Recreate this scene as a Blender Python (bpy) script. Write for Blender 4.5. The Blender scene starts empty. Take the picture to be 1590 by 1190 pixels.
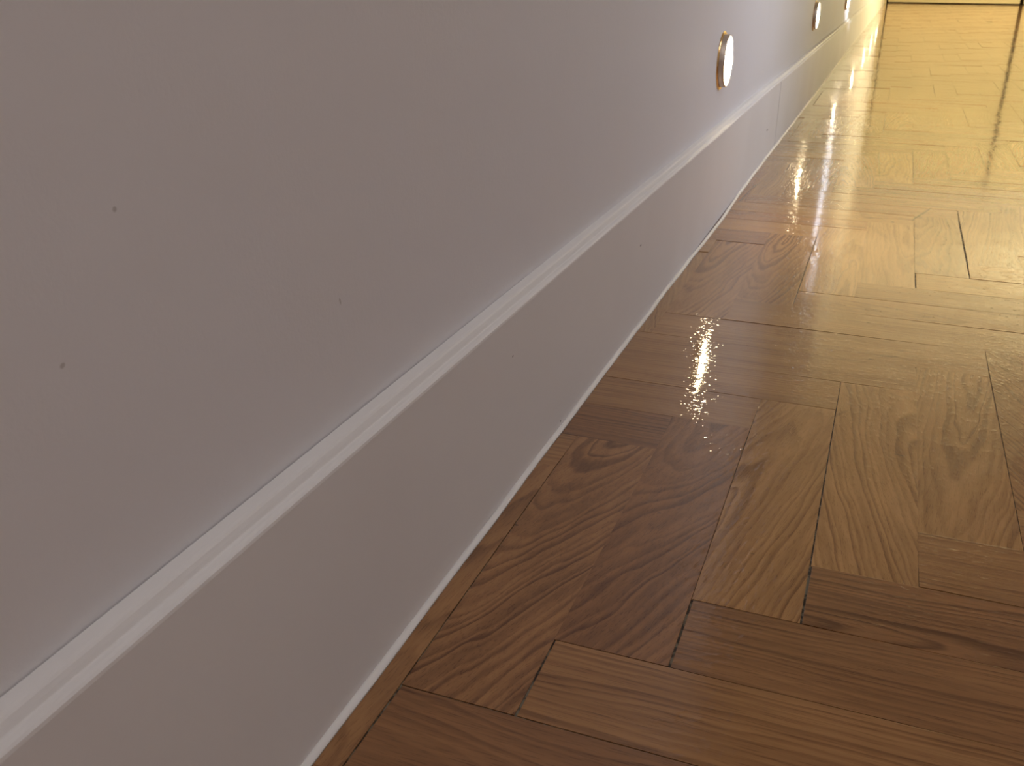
import bpy, bmesh, math, random
from mathutils import Matrix, Vector, noise

# ------------------------------------------------------------------ camera
H = 0.38                                    # lens height above the parquet, metres
sc = bpy.context.scene
col = sc.collection
cam_d = bpy.data.cameras.new('camera')
cam = bpy.data.objects.new('camera', cam_d)
col.objects.link(cam)
sc.camera = cam
# rows: camera right / up / back axes in world space (x across hall, y along wall, z up)
RX = Vector((0.9347965, 0.3551511, 0.0048081))
RD = Vector((0.1451602, -0.3696525, -0.9177612))
RF = Vector((-0.3241666, 0.8586179, -0.3971037))
M = Matrix((RX, -RD, -RF)).transposed().to_4x4()
M.translation = Vector((0, 0, H))
cam.matrix_world = M
cam_d.sensor_width = 36.0
cam_d.lens = 1495.0 / 1590.0 * 36.0
cam_d.clip_start = 0.01
cam_d.dof.use_dof = True
cam_d.dof.focus_distance = 0.62
cam_d.dof.aperture_fstop = 34

# ------------------------------------------------------------------ world, exposure
w = bpy.data.worlds.new('world')
sc.world = w
w.use_nodes = True
w.node_tree.nodes['Background'].inputs['Color'].default_value = (0.75, 0.8, 1.0, 1)
w.node_tree.nodes['Background'].inputs['Strength'].default_value = 0.10
vs = sc.view_settings
vs.view_transform = 'Standard'
vs.look = 'None'
vs.exposure = 0.0
vs.gamma = 1.0
vs.use_curve_mapping = False

# ------------------------------------------------------------------ hall lamps and added fill lights
XS = -0.6158 * H                            # face of the skirting
XW = XS - 0.0152                            # face of the left wall
YF = 34.9 * H                               # far wall
YR = 6.50                                   # where the near right-hand wall stops
XR = 1.15                                   # near right-hand wall
XO = 3.2                                    # right side of the open hall beyond
ZC = 2.55                                   # ceiling
YB = -1.6                                   # wall behind the camera

def area(name, loc, target, size, size_y, power, color, spread=180):
    l = bpy.data.lights.new(name, 'AREA')
    l.shape = 'RECTANGLE'; l.size = size; l.size_y = size_y
    l.energy = power; l.color = color; l.spread = math.radians(spread)
    o = bpy.data.objects.new(name, l); col.objects.link(o)
    o.location = loc
    o.rotation_euler = (Vector(target) - Vector(loc)).to_track_quat('-Z', 'Y').to_euler()
    return o

area('near_ceiling_fill', (0.7, 0.0, 2.5), (0.4, 0.3, 0), 0.7, 2.0, 24, (1.0, 0.96, 0.97))  # unseen fill, added as even ambient light for the near end
area('hall_uplighter', (3.0, 11.4, 0.7), (2.3, 10.3, 2.55), 0.7, 0.7, 235, (1.0, 0.87, 0.46))
area('hall_wall_lamp', (2.95, 8.6, 1.8), (-0.25, 8.6, 0.6), 0.16, 0.16, 24, (1.0, 0.86, 0.50), 100)
area('cool_band_fill', (1.12, 5.05, 1.0), (-0.25, 5.13, 0.45), 0.16, 1.1, 24, (0.78, 0.86, 1.0), 20)  # added narrow cool light for the bright wall band; no window is there
area('cool_side_fill', (1.1, 2.05, 0.85), (-0.25, 2.05, 0.25), 0.5, 0.7, 4.9, (0.86, 0.90, 1.0), 100)  # added soft cool light to brighten the left wall; no window is there

# ------------------------------------------------------------------ node helpers
def mat(name):
    m = bpy.data.materials.new(name); m.use_nodes = True
    nt = m.node_tree; b = nt.nodes['Principled BSDF']
    return m, nt, b
class NT:
    def __init__(s, nt): s.nt = nt
    def n(s, t, **k):
        nd = s.nt.nodes.new(t)
        for a, v in k.items(): setattr(nd, a, v)
        return nd
    def l(s, a, b): s.nt.links.new(a, b)
    def set(s, sock, v):
        if isinstance(v, bpy.types.NodeSocket): s.l(v, sock)
        else: sock.default_value = v
    def math(s, op, a, b=None, c=None, clamp=False):
        nd = s.n('ShaderNodeMath', operation=op, use_clamp=clamp)
        s.set(nd.inputs[0], a)
        if b is not None: s.set(nd.inputs[1], b)
        if c is not None: s.set(nd.inputs[2], c)
        return nd.outputs[0]
    def noise(s, vec, scale, detail=2, rough=.5, dist=0):
        nd = s.n('ShaderNodeTexNoise')
        if vec is not None: s.l(vec, nd.inputs['Vector'])
        nd.inputs['Scale'].default_value = scale; nd.inputs['Detail'].default_value = detail
        nd.inputs['Roughness'].default_value = rough; nd.inputs['Distortion'].default_value = dist
        return nd.outputs[0]
    def scale(s, vec, v):
        nd = s.n('ShaderNodeVectorMath', operation='MULTIPLY')
        s.l(vec, nd.inputs[0]); nd.inputs[1].default_value = v
        return nd.outputs[0]
    def mix(s, f, a, b, blend='MIX'):
        nd = s.n('ShaderNodeMix', data_type='RGBA', blend_type=blend)
        s.set(nd.inputs[0], f)
        s.set(nd.inputs[6], a); s.set(nd.inputs[7], b)
        return nd.outputs[2]
    def ramp(s, f, a, b, lo=0.0, hi=1.0, smooth=True):
        nd = s.n('ShaderNodeMapRange')
        if smooth: nd.interpolation_type = 'SMOOTHSTEP'
        s.set(nd.inputs[0], f)
        nd.inputs[1].default_value = a; nd.inputs[2].default_value = b
        nd.inputs[3].default_value = lo; nd.inputs[4].default_value = hi
        return nd.outputs[0]
    def bump(s, h, strength, dist, normal=None):
        nd = s.n('ShaderNodeBump')
        nd.inputs['Strength'].default_value = strength; nd.inputs['Distance'].default_value = dist
        s.l(h, nd.inputs['Height'])
        if normal is not None: s.l(normal, nd.inputs['Normal'])
        return nd.outputs[0]
    def spot(s, co, loc, rot, scl):
        """1 inside a small elongated mark, 0 outside"""
        nd = s.n('ShaderNodeMapping', vector_type='TEXTURE')
        s.l(co, nd.inputs[0])
        nd.inputs[1].default_value = loc; nd.inputs[2].default_value = rot; nd.inputs[3].default_value = scl
        ln = s.n('ShaderNodeVectorMath', operation='LENGTH'); s.l(nd.outputs[0], ln.inputs[0])
        return s.ramp(ln.outputs['Value'], 1.2, 0.6)

def plain(name, color, rough=.5, metal=0.0, spec=.5, bumpscale=None, bumpd=.0002):
    m, nt, b = mat(name); N = NT(nt)
    b.inputs['Base Color'].default_value = (*color, 1)
    b.inputs['Roughness'].default_value = rough; b.inputs['Metallic'].default_value = metal
    b.inputs['Specular IOR Level'].default_value = spec
    tc = N.n('ShaderNodeTexCoord')
    h = N.noise(tc.outputs['Object'], bumpscale or 60, 3)
    N.l(N.bump(h, .4, bumpd), b.inputs['Normal'])
    v = N.ramp(N.noise(tc.outputs['Object'], 3, 3), .3, .7, .96, 1.03)
    c = N.n('ShaderNodeVectorMath', operation='SCALE'); c.inputs[0].default_value = color; N.l(v, c.inputs['Scale'])
    N.l(c.outputs[0], b.inputs['Base Color'])
    return m

# ---- painted wall
def wall_paint():
    m, nt, b = mat('wall_paint'); N = NT(nt)
    tc = N.n('ShaderNodeTexCoord').outputs['Object']
    base = N.mix(N.ramp(N.noise(tc, 2.2, 3), .35, .65), (.79, .765, .765, 1), (.79, .775, .79, 1))
    f = None
    marks = [((XW, .2636, .3010), .0011, .0011), ((XW, .4092, .2216), .0008, .0022), ((XW, .2284, .255), .0013, .0010)]
    for loc, sy, sz in marks:
        k = N.spot(tc, loc, (math.radians(20), 0, 0), (1, sy, sz))
        f = k if f is None else N.math('MAXIMUM', f, k)
    N.l(N.mix(N.math('MULTIPLY', f, .45), base, (.30, .25, .21, 1)), b.inputs['Base Color'])
    b.inputs['Roughness'].default_value = .6
    b.inputs['Specular IOR Level'].default_value = .25
    h = N.math('ADD', N.noise(tc, 420, 3, .6), N.math('MULTIPLY', N.noise(tc, 60, 2), 1.2))
    bm_ = N.bump(h, .35, .0003)
    h2 = N.noise(tc, 5, 2)
    N.l(N.bump(h2, .6, .003, bm_), b.inputs['Normal'])
    return m

def skirting_paint():
    m, nt, b = mat('skirting_gloss_paint'); N = NT(nt)
    tc = N.n('ShaderNodeTexCoord').outputs['Object']
    base = N.mix(N.ramp(N.noise(tc, 4, 3), .35, .65), (.80, .775, .765, 1), (.83, .81, .80, 1))
    f = None
    for loc, sy, sz in [((XS, 2.1537, .063), .010, .0024), ((XS, .7428, .0068), .0016, .0011), ((XS, 1.02, .098), .003, .0013),
                        ((XS, .62, .115), .0014, .0009)]:
        k = N.spot(tc, loc, (0, 0, 0), (1, sy, sz))
        f = k if f is None else N.math('MAXIMUM', f, k)
    N.l(N.mix(N.math('MULTIPLY', f, .8), base, (.13, .10, .08, 1)), b.inputs['Base Color'])
    b.inputs['Roughness'].default_value = .5
    b.inputs['Specular IOR Level'].default_value = .35
    st = N.scale(tc, (1, .12, 1))
    h = N.math('ADD', N.noise(st, 300, 2), N.math('MULTIPLY', N.noise(tc, 9, 2), 6.0))
    N.l(N.bump(h, .08, .0003), b.inputs['Normal'])
    return m

# ---- oak parquet
def oak():
    m, nt, b = mat('varnished_oak_parquet'); N = NT(nt)
    at = N.n('ShaderNodeAttribute', attribute_name='log_co').outputs['Vector']
    tone = N.n('ShaderNodeAttribute', attribute_name='tone'); tsep = N.n('ShaderNodeSeparateColor'); N.l(tone.outputs['Color'], tsep.inputs[0])
    lum, red, fig = tsep.outputs[0], tsep.outputs[1], tsep.outputs[2]
    obj = N.n('ShaderNodeTexCoord').outputs['Object']
    # wobble of the log
    sx = N.scale(at, (.22, 1, 1))
    wob = N.n('ShaderNodeTexNoise'); N.l(sx, wob.inputs['Vector']); wob.inputs['Scale'].default_value = 17; wob.inputs['Detail'].default_value = 3
    wv = N.n('ShaderNodeVectorMath', operation='SUBTRACT'); N.l(wob.outputs['Color'], wv.inputs[0]); wv.inputs[1].default_value = (.5, .5, .5)
    wm = N.n('ShaderNodeVectorMath', operation='MULTIPLY_ADD'); N.l(wv.outputs[0], wm.inputs[0]); wm.inputs[1].default_value = (0, .034, .034); N.l(at, wm.inputs[2])
    sep = N.n('ShaderNodeSeparateXYZ'); N.l(wm.outputs[0], sep.inputs[0])
    r = N.math('SQRT', N.math('ADD', N.math('MULTIPLY', sep.outputs[1], sep.outputs[1]), N.math('MULTIPLY', sep.outputs[2], sep.outputs[2])))
    jit = N.n('ShaderNodeTexNoise', noise_dimensions='1D'); N.l(r, jit.inputs['W']); jit.inputs['Scale'].default_value = 80; jit.inputs['Detail'].default_value = 1
    ph = N.math('ADD', N.math('MULTIPLY', r, 165.0), N.math('MULTIPLY', jit.outputs[0], 1.9))
    fr = N.math('FRACT', ph)
    # slow rise to latewood, quick return
    late = N.math('MULTIPLY', N.ramp(fr, .15, .80), N.ramp(fr, 1.0, .80))
    big = N.ramp(jit.outputs[0], .35, .7, .35, 1.0)
    late = N.math('MULTIPLY', late, big)
    # pores: short dark streaks along the grain
    pv = N.scale(at, (34, 1150, 1150))
    pn = N.n('ShaderNodeTexNoise'); N.l(pv, pn.inputs['Vector']); pn.inputs['Scale'].default_value = 1.0; pn.inputs['Detail'].default_value = 2
    pore = N.ramp(pn.outputs[0], .52, .70)
    fv = N.scale(at, (10, 260, 260))
    fn = N.n('ShaderNodeTexNoise'); N.l(fv, fn.inputs['Vector']); fn.inputs['Scale'].default_value = 1.0; fn.inputs['Detail'].default_value = 3
    streak = N.ramp(fn.outputs[0], .3, .7)
    sv = N.scale(at, (5, 38, 38))
    sn = N.n('ShaderNodeTexNoise'); N.l(sv, sn.inputs['Vector']); sn.inputs['Scale'].default_value = 1.0; sn.inputs['Detail'].default_value = 2
    slow = N.ramp(sn.outputs[0], .3, .7)
    light = N.mix(red, (.50, .275, .104, 1), (.41, .190, .076, 1))
    dark = N.mix(red, (.20, .090, .030, 1), (.130, .050, .020, 1))
    f = N.math('ADD', N.math('MULTIPLY', N.math('MULTIPLY', late, fig), .74), N.math('MULTIPLY', pore, .30))
    f = N.math('ADD', f, N.math('MULTIPLY', streak, .20))
    f = N.math('ADD', f, N.math('MULTIPLY', slow, .26), clamp=True)
    c = N.mix(f, light, dark)
    vm = N.n('ShaderNodeVectorMath', operation='SCALE'); N.l(c, vm.inputs[0]); N.l(N.math('MULTIPLY_ADD', lum, 1.25, .34), vm.inputs['Scale'])
    c = vm.outputs[0]
    # knots, scratches, old stains and broad dark smears, each with its own place on the floor
    k = None
    for x, y, a, l_, w_, s in MARKS:
        q = N.spot(obj, (x, y, 0), (0, 0, math.radians(a)), (l_, w_, 1))
        q = N.math('MULTIPLY', q, s)
        k = q if k is None else N.math('MAXIMUM', k, q)
    brk = N.ramp(N.noise(obj, 260, 2), .3, .6, .35, 1)
    c = N.mix(N.math('MULTIPLY', k, brk), c, (.05, .025, .012, 1))
    N.l(c, b.inputs['Base Color'])
    b.inputs['Roughness'].default_value = .5
    b.inputs['Specular IOR Level'].default_value = .1
    b.inputs['Coat Weight'].default_value = 1.0
    b.inputs['Coat IOR'].default_value = 1.5
    b.inputs['Coat Roughness'].default_value = .045
    # varnish: long waves, orange peel, telegraphed grain
    gv = N.scale(at, (40, 620, 620))
    gn = N.n('ShaderNodeTexNoise'); N.l(gv, gn.inputs['Vector']); gn.inputs['Scale'].default_value = 1.0; gn.inputs['Detail'].default_value = 2
    n1 = N.bump(gn.outputs[0], 1.0, .00002)
    n1 = N.bump(N.ramp(N.noise(N.scale(at, (.5, 1, 1)), 260, 1), .5, .8), 1.0, .00013, n1)
    n2 = N.bump(N.noise(obj, 90, 2), 1.0, .00006, n1)
    n2 = N.bump(N.noise(obj, 22, 1), 1.0, .00010, n2)
    n3 = N.bump(N.noise(obj, 11, 1), 1.0, .0005, n2)
    dust = N.n('ShaderNodeTexVoronoi'); N.l(obj, dust.inputs['Vector']); dust.inputs['Scale'].default_value = 62
    dn = N.bump(N.ramp(dust.outputs['Distance'], .06, .0), 1.0, .0001, n3)
    N.l(dn, b.inputs['Coat Normal'])
    N.l(N.bump(f, .5, .0001), b.inputs['Normal'])
    return m

def filler():
    m, nt, b = mat('joint_filler'); N = NT(nt)
    tc = N.n('ShaderNodeTexCoord').outputs['Object']
    f = N.ramp(N.noise(tc, 95, 3, .6), .46, .58)
    N.l(N.mix(f, (.022, .014, .009, 1), (.17, .145, .10, 1)), b.inputs['Base Color'])
    b.inputs['Roughness'].default_value = .6
    return m

# x, y, angle, half length, half width, strength
MARKS = [(.0511, .7976, -10, .0050, .0009, .9), (.0470, .790, -25, .0040, .0014, .35), (.079, 1.748, 74, .060, .0030, .75),
         (.0331, 1.6675, 0, .0030, .006, .85), (.0373, 1.0363, 12, .012, .0042, .45), (.0196, 1.0194, 20, .005, .0016, .75),
         (.052, 1.058, 6, .010, .003, .35), (-.156, 2.364, -5, .010, .006, .75), (-.010, 1.70, 20, .010, .030, .22),
         (.010, 1.60, 20, .006, .06, .22), (.1251, 1.57, 5, .002, .06, .25), (.1360, 2.33, 2, .002, .11, .6),
         (-.002, 2.2, 2, .002, .16, .5), (.2255, 1.475, 3, .002, .05, .5), (.197, 1.83, 0, .035, .035, .35),
         (.205, 2.05, 0, .03, .05, .32), (.2, 1.13, 25, .02, .006, .3), (-.2130, .575, 0, .002, .0012, .7),
         (-.118, .63, 0, .0016, .0012, .5), (-.044, .60, 0, .0015, .0012, .6), (-.001, .865, 60, .016, .0022, .35)]
M_WALL = wall_paint()
M_SKIRT = skirting_paint()
M_OAK = oak()
M_FILL = filler()
M_CAULK = plain('white_caulk', (.84, .82, .80), .35, bumpscale=90, bumpd=.0006)
M_DARK = plain('dark_gap', (.012, .010, .008), .9)
M_CEIL = plain('ceiling_paint', (.80, .78, .74), .8)
M_DOOR = plain('cream_door_paint', (.80, .72, .48), .45)
M_BRASS = plain('polished_brass', (.86, .58, .25), .14, 1.0, bumpscale=200, bumpd=.00005)
M_STEEL = plain('satin_nickel', (.60, .52, .44), .5, 1.0)
def lens_mat():
    m, nt, b = mat('lit_lens'); N = NT(nt)
    b.inputs['Base Color'].default_value = (.9, .88, .82, 1)
    b.inputs['Emission Color'].default_value = (1.0, .80, .48, 1)
    b.inputs['Emission Strength'].default_value = 75
    return m
M_LENS = lens_mat()

# ------------------------------------------------------------------ mesh helpers
def link(name, bm, m, parent=None, kind=None, smooth=False):
    me = bpy.data.meshes.new(name); bm.normal_update(); bm.to_mesh(me); bm.free()
    if m: me.materials.append(m)
    if smooth:
        for p in me.polygons: p.use_smooth = True
    o = bpy.data.objects.new(name, me); col.objects.link(o)
    if parent: o.parent = parent
    if kind: o['kind'] = kind
    return o
def box(bm, x0, x1, y0, y1, z0, z1):
    v = [bm.verts.new((x, y, z)) for x in (x0, x1) for y in (y0, y1) for z in (z0, z1)]
    for f in ((0, 1, 3, 2), (4, 6, 7, 5), (0, 4, 5, 1), (2, 3, 7, 6), (0, 2, 6, 4), (1, 5, 7, 3)):
        bm.faces.new([v[i] for i in f])
def boxes(name, m, kind, *bs, parent=None):
    bm = bmesh.new()
    for b_ in bs: box(bm, *b_)
    return link(name, bm, m, parent, kind)
def sweep_y(prof, ys, off=lambda y: (0, 0), closed=False):
    """profile of (x, z) pairs carried along y"""
    bm = bmesh.new(); rows = []
    for y in ys:
        dx, dz = off(y)
        rows.append([bm.verts.new((x + dx, y, z + dz)) for x, z in prof])
    n = len(prof)
    for a, b_ in zip(rows, rows[1:]):
        for i in range(n if closed else n - 1):
            j = (i + 1) % n
            bm.faces.new((a[i], b_[i], b_[j], a[j]))
    if closed:
        bm.faces.new(rows[0]); bm.faces.new(list(reversed(rows[-1])))
    bmesh.ops.recalc_face_normals(bm, faces=bm.faces[:])
    return bm
def frange(a, b_, n): return [a + (b_ - a) * i / n for i in range(n + 1)]

# ------------------------------------------------------------------ room shell
T = .1
boxes('wall_left', M_WALL, 'structure', (XW - T, XW, YB - T, YF, -.02, ZC))
boxes('wall_right', M_WALL, 'structure', (XR, XR + T, YB - T, YR, -.02, ZC))
boxes('wall_back', M_WALL, 'structure', (XW, XR, YB - T, YB, -.02, ZC))
boxes('wall_hall_right', M_WALL, 'structure', (XO, XO + T, YR - T, YF + .25, -.02, ZC))
boxes('wall_hall_near', M_WALL, 'structure', (XR + T, XO, YR - T, YR, -.02, ZC))
boxes('ceiling', M_CEIL, 'structure', (XW - T, XO + T, YB - T, YF + .25, ZC, ZC + T))
DX0, DX1, DX2 = -.205, 1.262, 2.72
boxes('wall_far', M_WALL, 'structure', (XW - T, XW, YF, YF + .2, -.02, ZC), (DX2 + .05, XO, YF, YF + .2, -.02, ZC),
      (XW, DX2 + .05, YF, YF + .2, 2.12, ZC), (XW, DX2 + .05, YF + .15, YF + .25, -.02, 2.12))
boxes('door_frame', M_DOOR, 'structure', (XW, DX0 - .006, YF - .012, YF + .1, 0, 2.12), (DX2 + .006, DX2 + .05, YF - .012, YF + .1, 0, 2.12),
      (DX0 - .006, DX2 + .006, YF - .012, YF + .1, 2.06, 2.12))
for n_, (a, b_) in enumerate(((DX0 + .012, DX1 - .02), (DX1 + .02, DX2))):
    bm = bmesh.new()
    box(bm, a, b_, YF + .004, YF + .045, .011, 2.052)
    bmesh.ops.bevel(bm, geom=bm.edges[:], offset=.003, segments=2, affect='EDGES')
    link('door_%d' % (n_ + 1), bm, M_DOOR, None, 'structure')
boxes('door_gap_shade', M_DARK, 'structure', (DX0 - .006, DX2 + .006, YF + .06, YF + .07, 0, 2.06))  # near-black sheet behind the doors, stands in for shade in their gaps

# ------------------------------------------------------------------ parquet
W = .184164 * H
X0, Y0 = -.0117632 * H, 1.576668 * H
rnd = random.Random(11)
DY = {-3: 0, -2: .003, -1: .004, 0: 0, 1: .010, 2: -.016, 3: -.014, 4: -.016, 5: -.012, 6: -.016, 7: 0, 8: .022, 9: .012, 10: .004, 11: .010, 12: .02, 13: .03, 14: .045}
DXc = {}
def rowy(j, i):
    d = DY.get(j, 0) * H if j in DY else (0 if j < 0 else .02 * H)
    return Y0 + j * W + d + .0006 * math.sin(i * 1.7 + j * 2.3)
def colx(i, j): return X0 + i * W + DXc.get(i, 0) * H + .0006 * math.sin(j * 1.1 + i * 2.9)
XA, XB, YA, YE = XW + .002, XO, YB, YF + .06
bm = bmesh.new()
cl = bm.loops.layers.float_vector.new('log_co')
tl = bm.loops.layers.float_color.new('tone')
# hand-set look of the nearest blocks: (kind, i, j) -> (lightness, redness, figure, angle, pith side, pith depth, tilt)
LOOK = {('V', -4, -4): (.42, .6, .8, -.10, .02, .05, .10), ('V', -3, -3): (.42, .75, 1.0, -.30, -.050, .035, -.22), ('V', -2, -2): (.36, .95, .8, -.28, -.045, .04, -.18),
        ('V', -1, -1): (.52, .35, .9, -.20, -.030, .012, .10), ('V', 0, 0): (.56, .20, .9, .20, .045, .02, .13),
        ('V', 1, 1): (.54, .25, .9, -.12, .0, .02, -.08), ('V', 2, 2): (.44, .55, .9, .50, .06, .03, .12), ('V', 3, 3): (.42, .6, .9, .4, .06, .03, .1),
        ('H', -2, -3): (.44, .60, .8, .0, .050, .012, .03), ('H', -1, -2): (.38, .80, .7, .02, .05, .02, .04), ('H', 0, -1): (.35, .95, 1.0, .02, .03, .02, .05),
        ('H', 1, 0): (.45, .60, .5, .0, .07, .03, .0), ('H', 2, 1): (.44, .6, .5, .0, .07, .03, .0), ('H', -3, -4): (.32, .9, .6, .0, .03, .07, .05),
        ('H', -4, -5): (.36, .7, .6, 0, .05, .03, 0),
        ('H', -6, 3): (.42, .55, .5, 0, .06, .02, 0), ('H', -7, 2): (.30, 1.0, .9, .03, .05, .02, .08), ('H', -8, 1): (.44, .55, .6, 0, .05, .03, 0),
        ('H', -5, 4): (.45, .50, .5, 0, .06, .03, 0), ('H', -4, 5): (.45, .50, .5, 0, .06, .03, 0), ('H', -3, 6): (.46, .5, .5, 0, .06, .03, 0), ('H', -2, 7): (.46, .5, .5, 0, .06, .03, 0),
        ('V', -3, 7): (.50, .55, .9, -.1, -.03, .02, -.1), ('V', -2, 8): (.50, .6, 1.0, -.08, -.02, .02, -.14), ('V', -1, 9): (.60, .10, .7, .0, .02, .02, .05), ('V', 0, 10): (.56, .15, .6, 0, .02, .02, -.05),
        ('H', -7, 12): (.36, .9, .7, 0, .05, .02, 0), ('H', -6, 13): (.52, .4, .5, 0, .05, .03, 0)}
# joints that have opened up: (kind, i, j, side) -> gap in metres;  side: 0 left, 1 right, 2 near, 3 far
OPEN = {('H', 0, -1, 0): .0011, ('V', -1, -1, 1): .00025, ('H', -1, -2, 0): .0013, ('V', -2, -2, 1): .0002, ('H', -2, -3, 0): .0014, ('V', -3, -3, 1): .0002,
        ('H', -3, -4, 0): .0007, ('H', -3, -4, 3): .0006, ('H', -2, -3, 2): .0003, ('V', 0, 0, 0): .0003, ('V', 0, 0, 1): .0002, ('V', 1, 1, 0): .0002,
        ('V', -1, -1, 2): .0003, ('H', -1, -2, 3): .0003, ('H', -2, -3, 3): .0003, ('V', 1, 1, 2): .0006, ('V', 2, 2, 2): .0006,
        ('V', -2, -2, 0): .0001, ('V', -1, -1, 0): .0001, ('V', 1, 11, 1): .0012, ('V', 1, 11, 2): .0012, ('V', 2, 12, 0): .0008, ('H', 1, 10, 0): .0014, ('V', 0, 10, 1): .0003,
        ('V', -2, 8, 1): .0004, ('V', -1, 9, 0): .0002, ('H', -1, 8, 0): .0003, ('V', 2, 12, 3): .0012, ('V', 1, 1, 3): .0005, ('V', -2, -2, 3): .0001, ('H', -8, 1, 2): .0004,
        ('V', -4, -4, 1): .0001, ('V', -3, -3, 0): .0001, ('V', 2, 2, 0): .0001, ('V', 2, 2, 1): .0001, ('V', 3, 3, 0): .0001}
def add_block(kind, i, j):
    """V: one column wide at column i, rows j..j+4.  H: one row high at row j, columns i..i+4."""
    if kind == 'V': cs = ((i, j), (i + 1, j), (i + 1, j + 5), (i, j + 5))
    else: cs = ((i, j), (i + 5, j), (i + 5, j + 1), (i, j + 1))
    P = [Vector((colx(a, b_), rowy(b_, a), 0)) for a, b_ in cs]
    if min(p.x for p in P) > XB or max(p.x for p in P) < XA or min(p.y for p in P) > YE or max(p.y for p in P) < YA: return
    R = random.Random(hash((kind == 'V', i, j)) & 0xffffff)
    def gap(side):
        g = OPEN.get((kind, i, j, side))
        if g is None:
            g = .00005 + (.00008 * R.random() if R.random() < .85 else .0003 * R.random())
            if P[0].y > 1.7 and R.random() < .2: g += .0010 * R.random()
        return g
    gl, gr, gn, gf = gap(0), gap(1), gap(2), gap(3)
    P[0] += Vector((gl, gn, 0)); P[1] += Vector((-gr, gn, 0)); P[2] += Vector((-gr, -gf, 0)); P[3] += Vector((gl, -gf, 0))
    base_xy = [p.copy() for p in P]
    # cut by the walls
    def clip(v, axis, lim, keep_less):
        if keep_less: v[axis] = min(v[axis], lim)
        else: v[axis] = max(v[axis], lim)
    for p in P:
        clip(p, 0, XA, False); clip(p, 0, XB, True); clip(p, 1, YA, False); clip(p, 1, YE, True)
    if abs(P[1].x - P[0].x) < 1e-3 or abs(P[2].y - P[1].y) < 1e-3: return
    c = sum(base_xy, Vector()) / 4
    look = LOOK.get((kind, i, j))
    if look is None:
        L, rd, fg = .38 + .2 * R.random(), R.random(), .45 + .5 * R.random()
        ang, y0, z0, tilt = R.uniform(-.12, .12), R.uniform(-.08, .08), R.uniform(.008, .05), R.uniform(-.14, .14)
    else: L, rd, fg, ang, y0, z0, tilt = look
    u = Vector((0, 1, 0)) if kind == 'V' else Vector((1, 0, 0))
    v = Vector((-1, 0, 0)) if kind == 'V' else Vector((0, 1, 0))
    off = R.uniform(-50, 50)
    def logco(p):
        d = p - c; a, b_ = d.dot(u), d.dot(v)
        a2, b2 = a * math.cos(ang) + b_ * math.sin(ang), -a * math.sin(ang) + b_ * math.cos(ang)
        return Vector((a2 + off, b2 + y0, z0 + tilt * a2 + .15 * b2))
    tx, ty = R.gauss(0, .0022), R.gauss(0, .0008)
    def zt(p): return (p.x - c.x) * tx + (p.y - c.y) * ty
    e = .0003
    inner = [Vector((P[0].x + e, P[0].y + e, 0)), Vector((P[1].x - e, P[1].y + e, 0)), Vector((P[2].x - e, P[2].y - e, 0)), Vector((P[3].x + e, P[3].y - e, 0))]
    vt = [bm.verts.new((p.x, p.y, zt(p))) for p in inner]
    ve = [bm.verts.new((p.x, p.y, zt(p) - .00004)) for p in P]
    vb = [bm.verts.new((p.x, p.y, -.004)) for p in P]
    fs = [bm.faces.new(vt)]
    for k in range(4):
        q = (k + 1) % 4
        fs.append(bm.faces.new((vt[q], vt[k], ve[k], ve[q])))
        fs.append(bm.faces.new((ve[q], ve[k], vb[k], vb[q])))
    for f in fs:
        for lp in f.loops:
            lp[cl] = logco(Vector((lp.vert.co.x, lp.vert.co.y, 0)))
            lp[tl] = (L, rd, fg, 1)
for i in range(-6, 48):
    # verticals start at row i + 10 k, horizontals lie at row i - 1 + 10 k starting at column i
    for k in range(-8, 24):
        add_block('V', i, i + 10 * k)
for j in range(-40, 196):
    for k in range(-8, 24):
        i = j + 1 - 10 * k
        if -12 < i < 48: add_block('H', i, j)
link('floor', bm, M_OAK, None, 'structure')
bm = bmesh.new()
v = [bm.verts.new(p) for p in ((XW, YB, -.0009), (XO, YB, -.0009), (XO, YF + .25, -.0009), (XW, YF + .25, -.0009))]
bm.faces.new(v)
link('floor_base', bm, M_FILL, None, 'structure')
boxes('floor_screed', M_FILL, 'structure', (XW - T, XO + T, YB - T, YF + .25, -.05, -.012))

# ------------------------------------------------------------------ skirting board and its bead of caulk
D = .0152
prof = [(0, .0015), (D - .0006, .0015), (D, .0022), (D, .1460), (D - .0003, .1475), (D - .0012, .1484), (D - .0028, .1488), (D - .0048, .1489), (D - .0053, .1494),
        (D - .0060, .1512), (D - .0070, .1530), (D - .0080, .1539), (D - .0095, .1542), (D - .0115, .1543), (.0004, .1544), (0, .1544)]
def bow(y):
    return (.0006 * math.sin(y * 1.9 + .4) + .0004 * math.sin(y * 5.3), .0007 * math.sin(y * 1.3 + 2) + .0004 * math.sin(y * 3.7))
YJ = 2.330
ys1 = frange(YB, YJ - .0006, 90)
ys2 = frange(YJ + .0006, YF - .012, 170)
b1 = sweep_y([(XW + x, z) for x, z in prof], ys1, bow, True)
link('baseboard_left', b1, M_SKIRT, None, 'structure')
b2 = sweep_y([(XW + x, z) for x, z in prof], ys2, lambda y: (bow(y)[0] + .0007, bow(y)[1] - .0006), True)
link('baseboard_left_far', b2, M_SKIRT, None, 'structure')
def caulk_off(y):
    lift = max(0.0, 1 - abs((y - 1.55) / .22) ** 2.5)
    return (bow(y)[0] + .0024 * lift + .0004 * math.sin(y * 31) * math.sin(y * 7), 0)
cw = .0042
bm = bmesh.new(); rows = []
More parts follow.
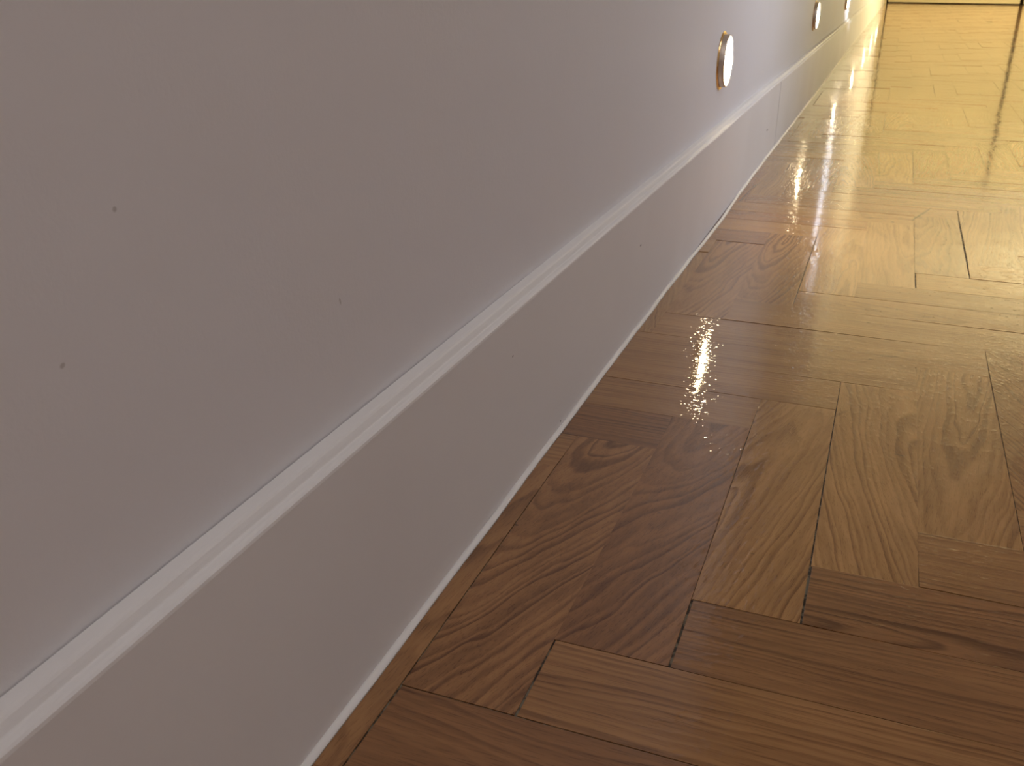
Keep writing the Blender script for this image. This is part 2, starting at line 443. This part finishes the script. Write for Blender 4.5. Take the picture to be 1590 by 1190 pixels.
for y in frange(YB, YF - .012, 900):
    dx, _ = caulk_off(y)
    t = noise.noise(Vector((y * 9, 0, 0))) * .0007 + noise.noise(Vector((y * 60, 3, 0))) * .00025
    wv_ = cw + t
    pr = [(-.0002, .0001), (-.0002, .0030), (wv_ * .25, .0032), (wv_ * .6, .0024), (wv_ * .9, .0012), (wv_, .0001)]
    rows.append([bm.verts.new((XS + dx + a, y, z)) for a, z in pr])
for a, b_ in zip(rows, rows[1:]):
    for k in range(6):
        q = (k + 1) % 6
        bm.faces.new((a[k], b_[k], b_[q], a[q]))
bmesh.ops.recalc_face_normals(bm, faces=bm.faces[:])
link('trim_1', bm, M_CAULK, None, 'structure', True)
# the far part of the hall has the same skirting beside the doors
boxes('baseboard_right', M_SKIRT, 'structure', (XR - .015, XR, YB, YR, .001, .152))

# ------------------------------------------------------------------ round step lights in the wall
def lathe_x(prof, n=72):
    """profile of (radius, x) turned about the x axis"""
    bm = bmesh.new(); rings = []
    for r, x in prof:
        if r < 1e-6: rings.append([bm.verts.new((x, 0, 0))])
        else: rings.append([bm.verts.new((x, r * math.cos(2 * math.pi * k / n), r * math.sin(2 * math.pi * k / n))) for k in range(n)])
    for a, b_ in zip(rings, rings[1:]):
        for k in range(n):
            q = (k + 1) % n
            if len(a) == 1: bm.faces.new((a[0], b_[k], b_[q]))
            elif len(b_) == 1: bm.faces.new((a[k], b_[0], a[q]))
            else: bm.faces.new((a[k], b_[k], b_[q], a[q]))
    bmesh.ops.recalc_face_normals(bm, faces=bm.faces[:])
    return bm
RL = .0430
def step_light():
    t = bpy.data.objects.new('wall_light', None); col.objects.link(t)
    t.empty_display_size = .04
    link('flange', lathe_x([(RL - .010, 0), (RL, 0), (RL + .0003, .0008), (RL - .0004, .0018), (RL - .0022, .0024), (RL - .0040, .0024), (RL - .0052, .0016)]), M_BRASS, t, None, True)
    link('housing', lathe_x([(RL - .0042, .0012), (RL - .0046, .0085), (RL - .0055, .0105), (RL - .0066, .0108), (RL - .0070, .0100), (RL - .0070, .0085)]), M_STEEL, t, None, True)
    link('lens', lathe_x([(RL - .0068, .0088), (RL - .0085, .0106), (RL - .016, .0122), (RL - .028, .0132), (0, .0137)]), M_LENS, t, None, True)
    return t
labels = ['round brass-rimmed wall light, lit, the large near one seen whole above the skirting',
          'second lit round wall light along, smaller, cut by the top edge of the picture',
          'tiny third lit round wall light, the smallest, just below the top edge of the picture']
first = step_light()
for k in range(7):
    if k == 0: t = first
    else:
        t = first.copy(); col.objects.link(t)
        for ch in list(first.children):
            c = ch.copy(); col.objects.link(c); c.parent = t
    t.location = (XW, (4.10486 + 4.3638 * k) * H, .6558 * H)
    t['label'] = labels[k] if k < 3 else 'lit round wall light farther along the hall, seen only as a reflection in the varnish'
    t['category'] = 'wall light'
    t['group'] = 'round step lights along the wall'
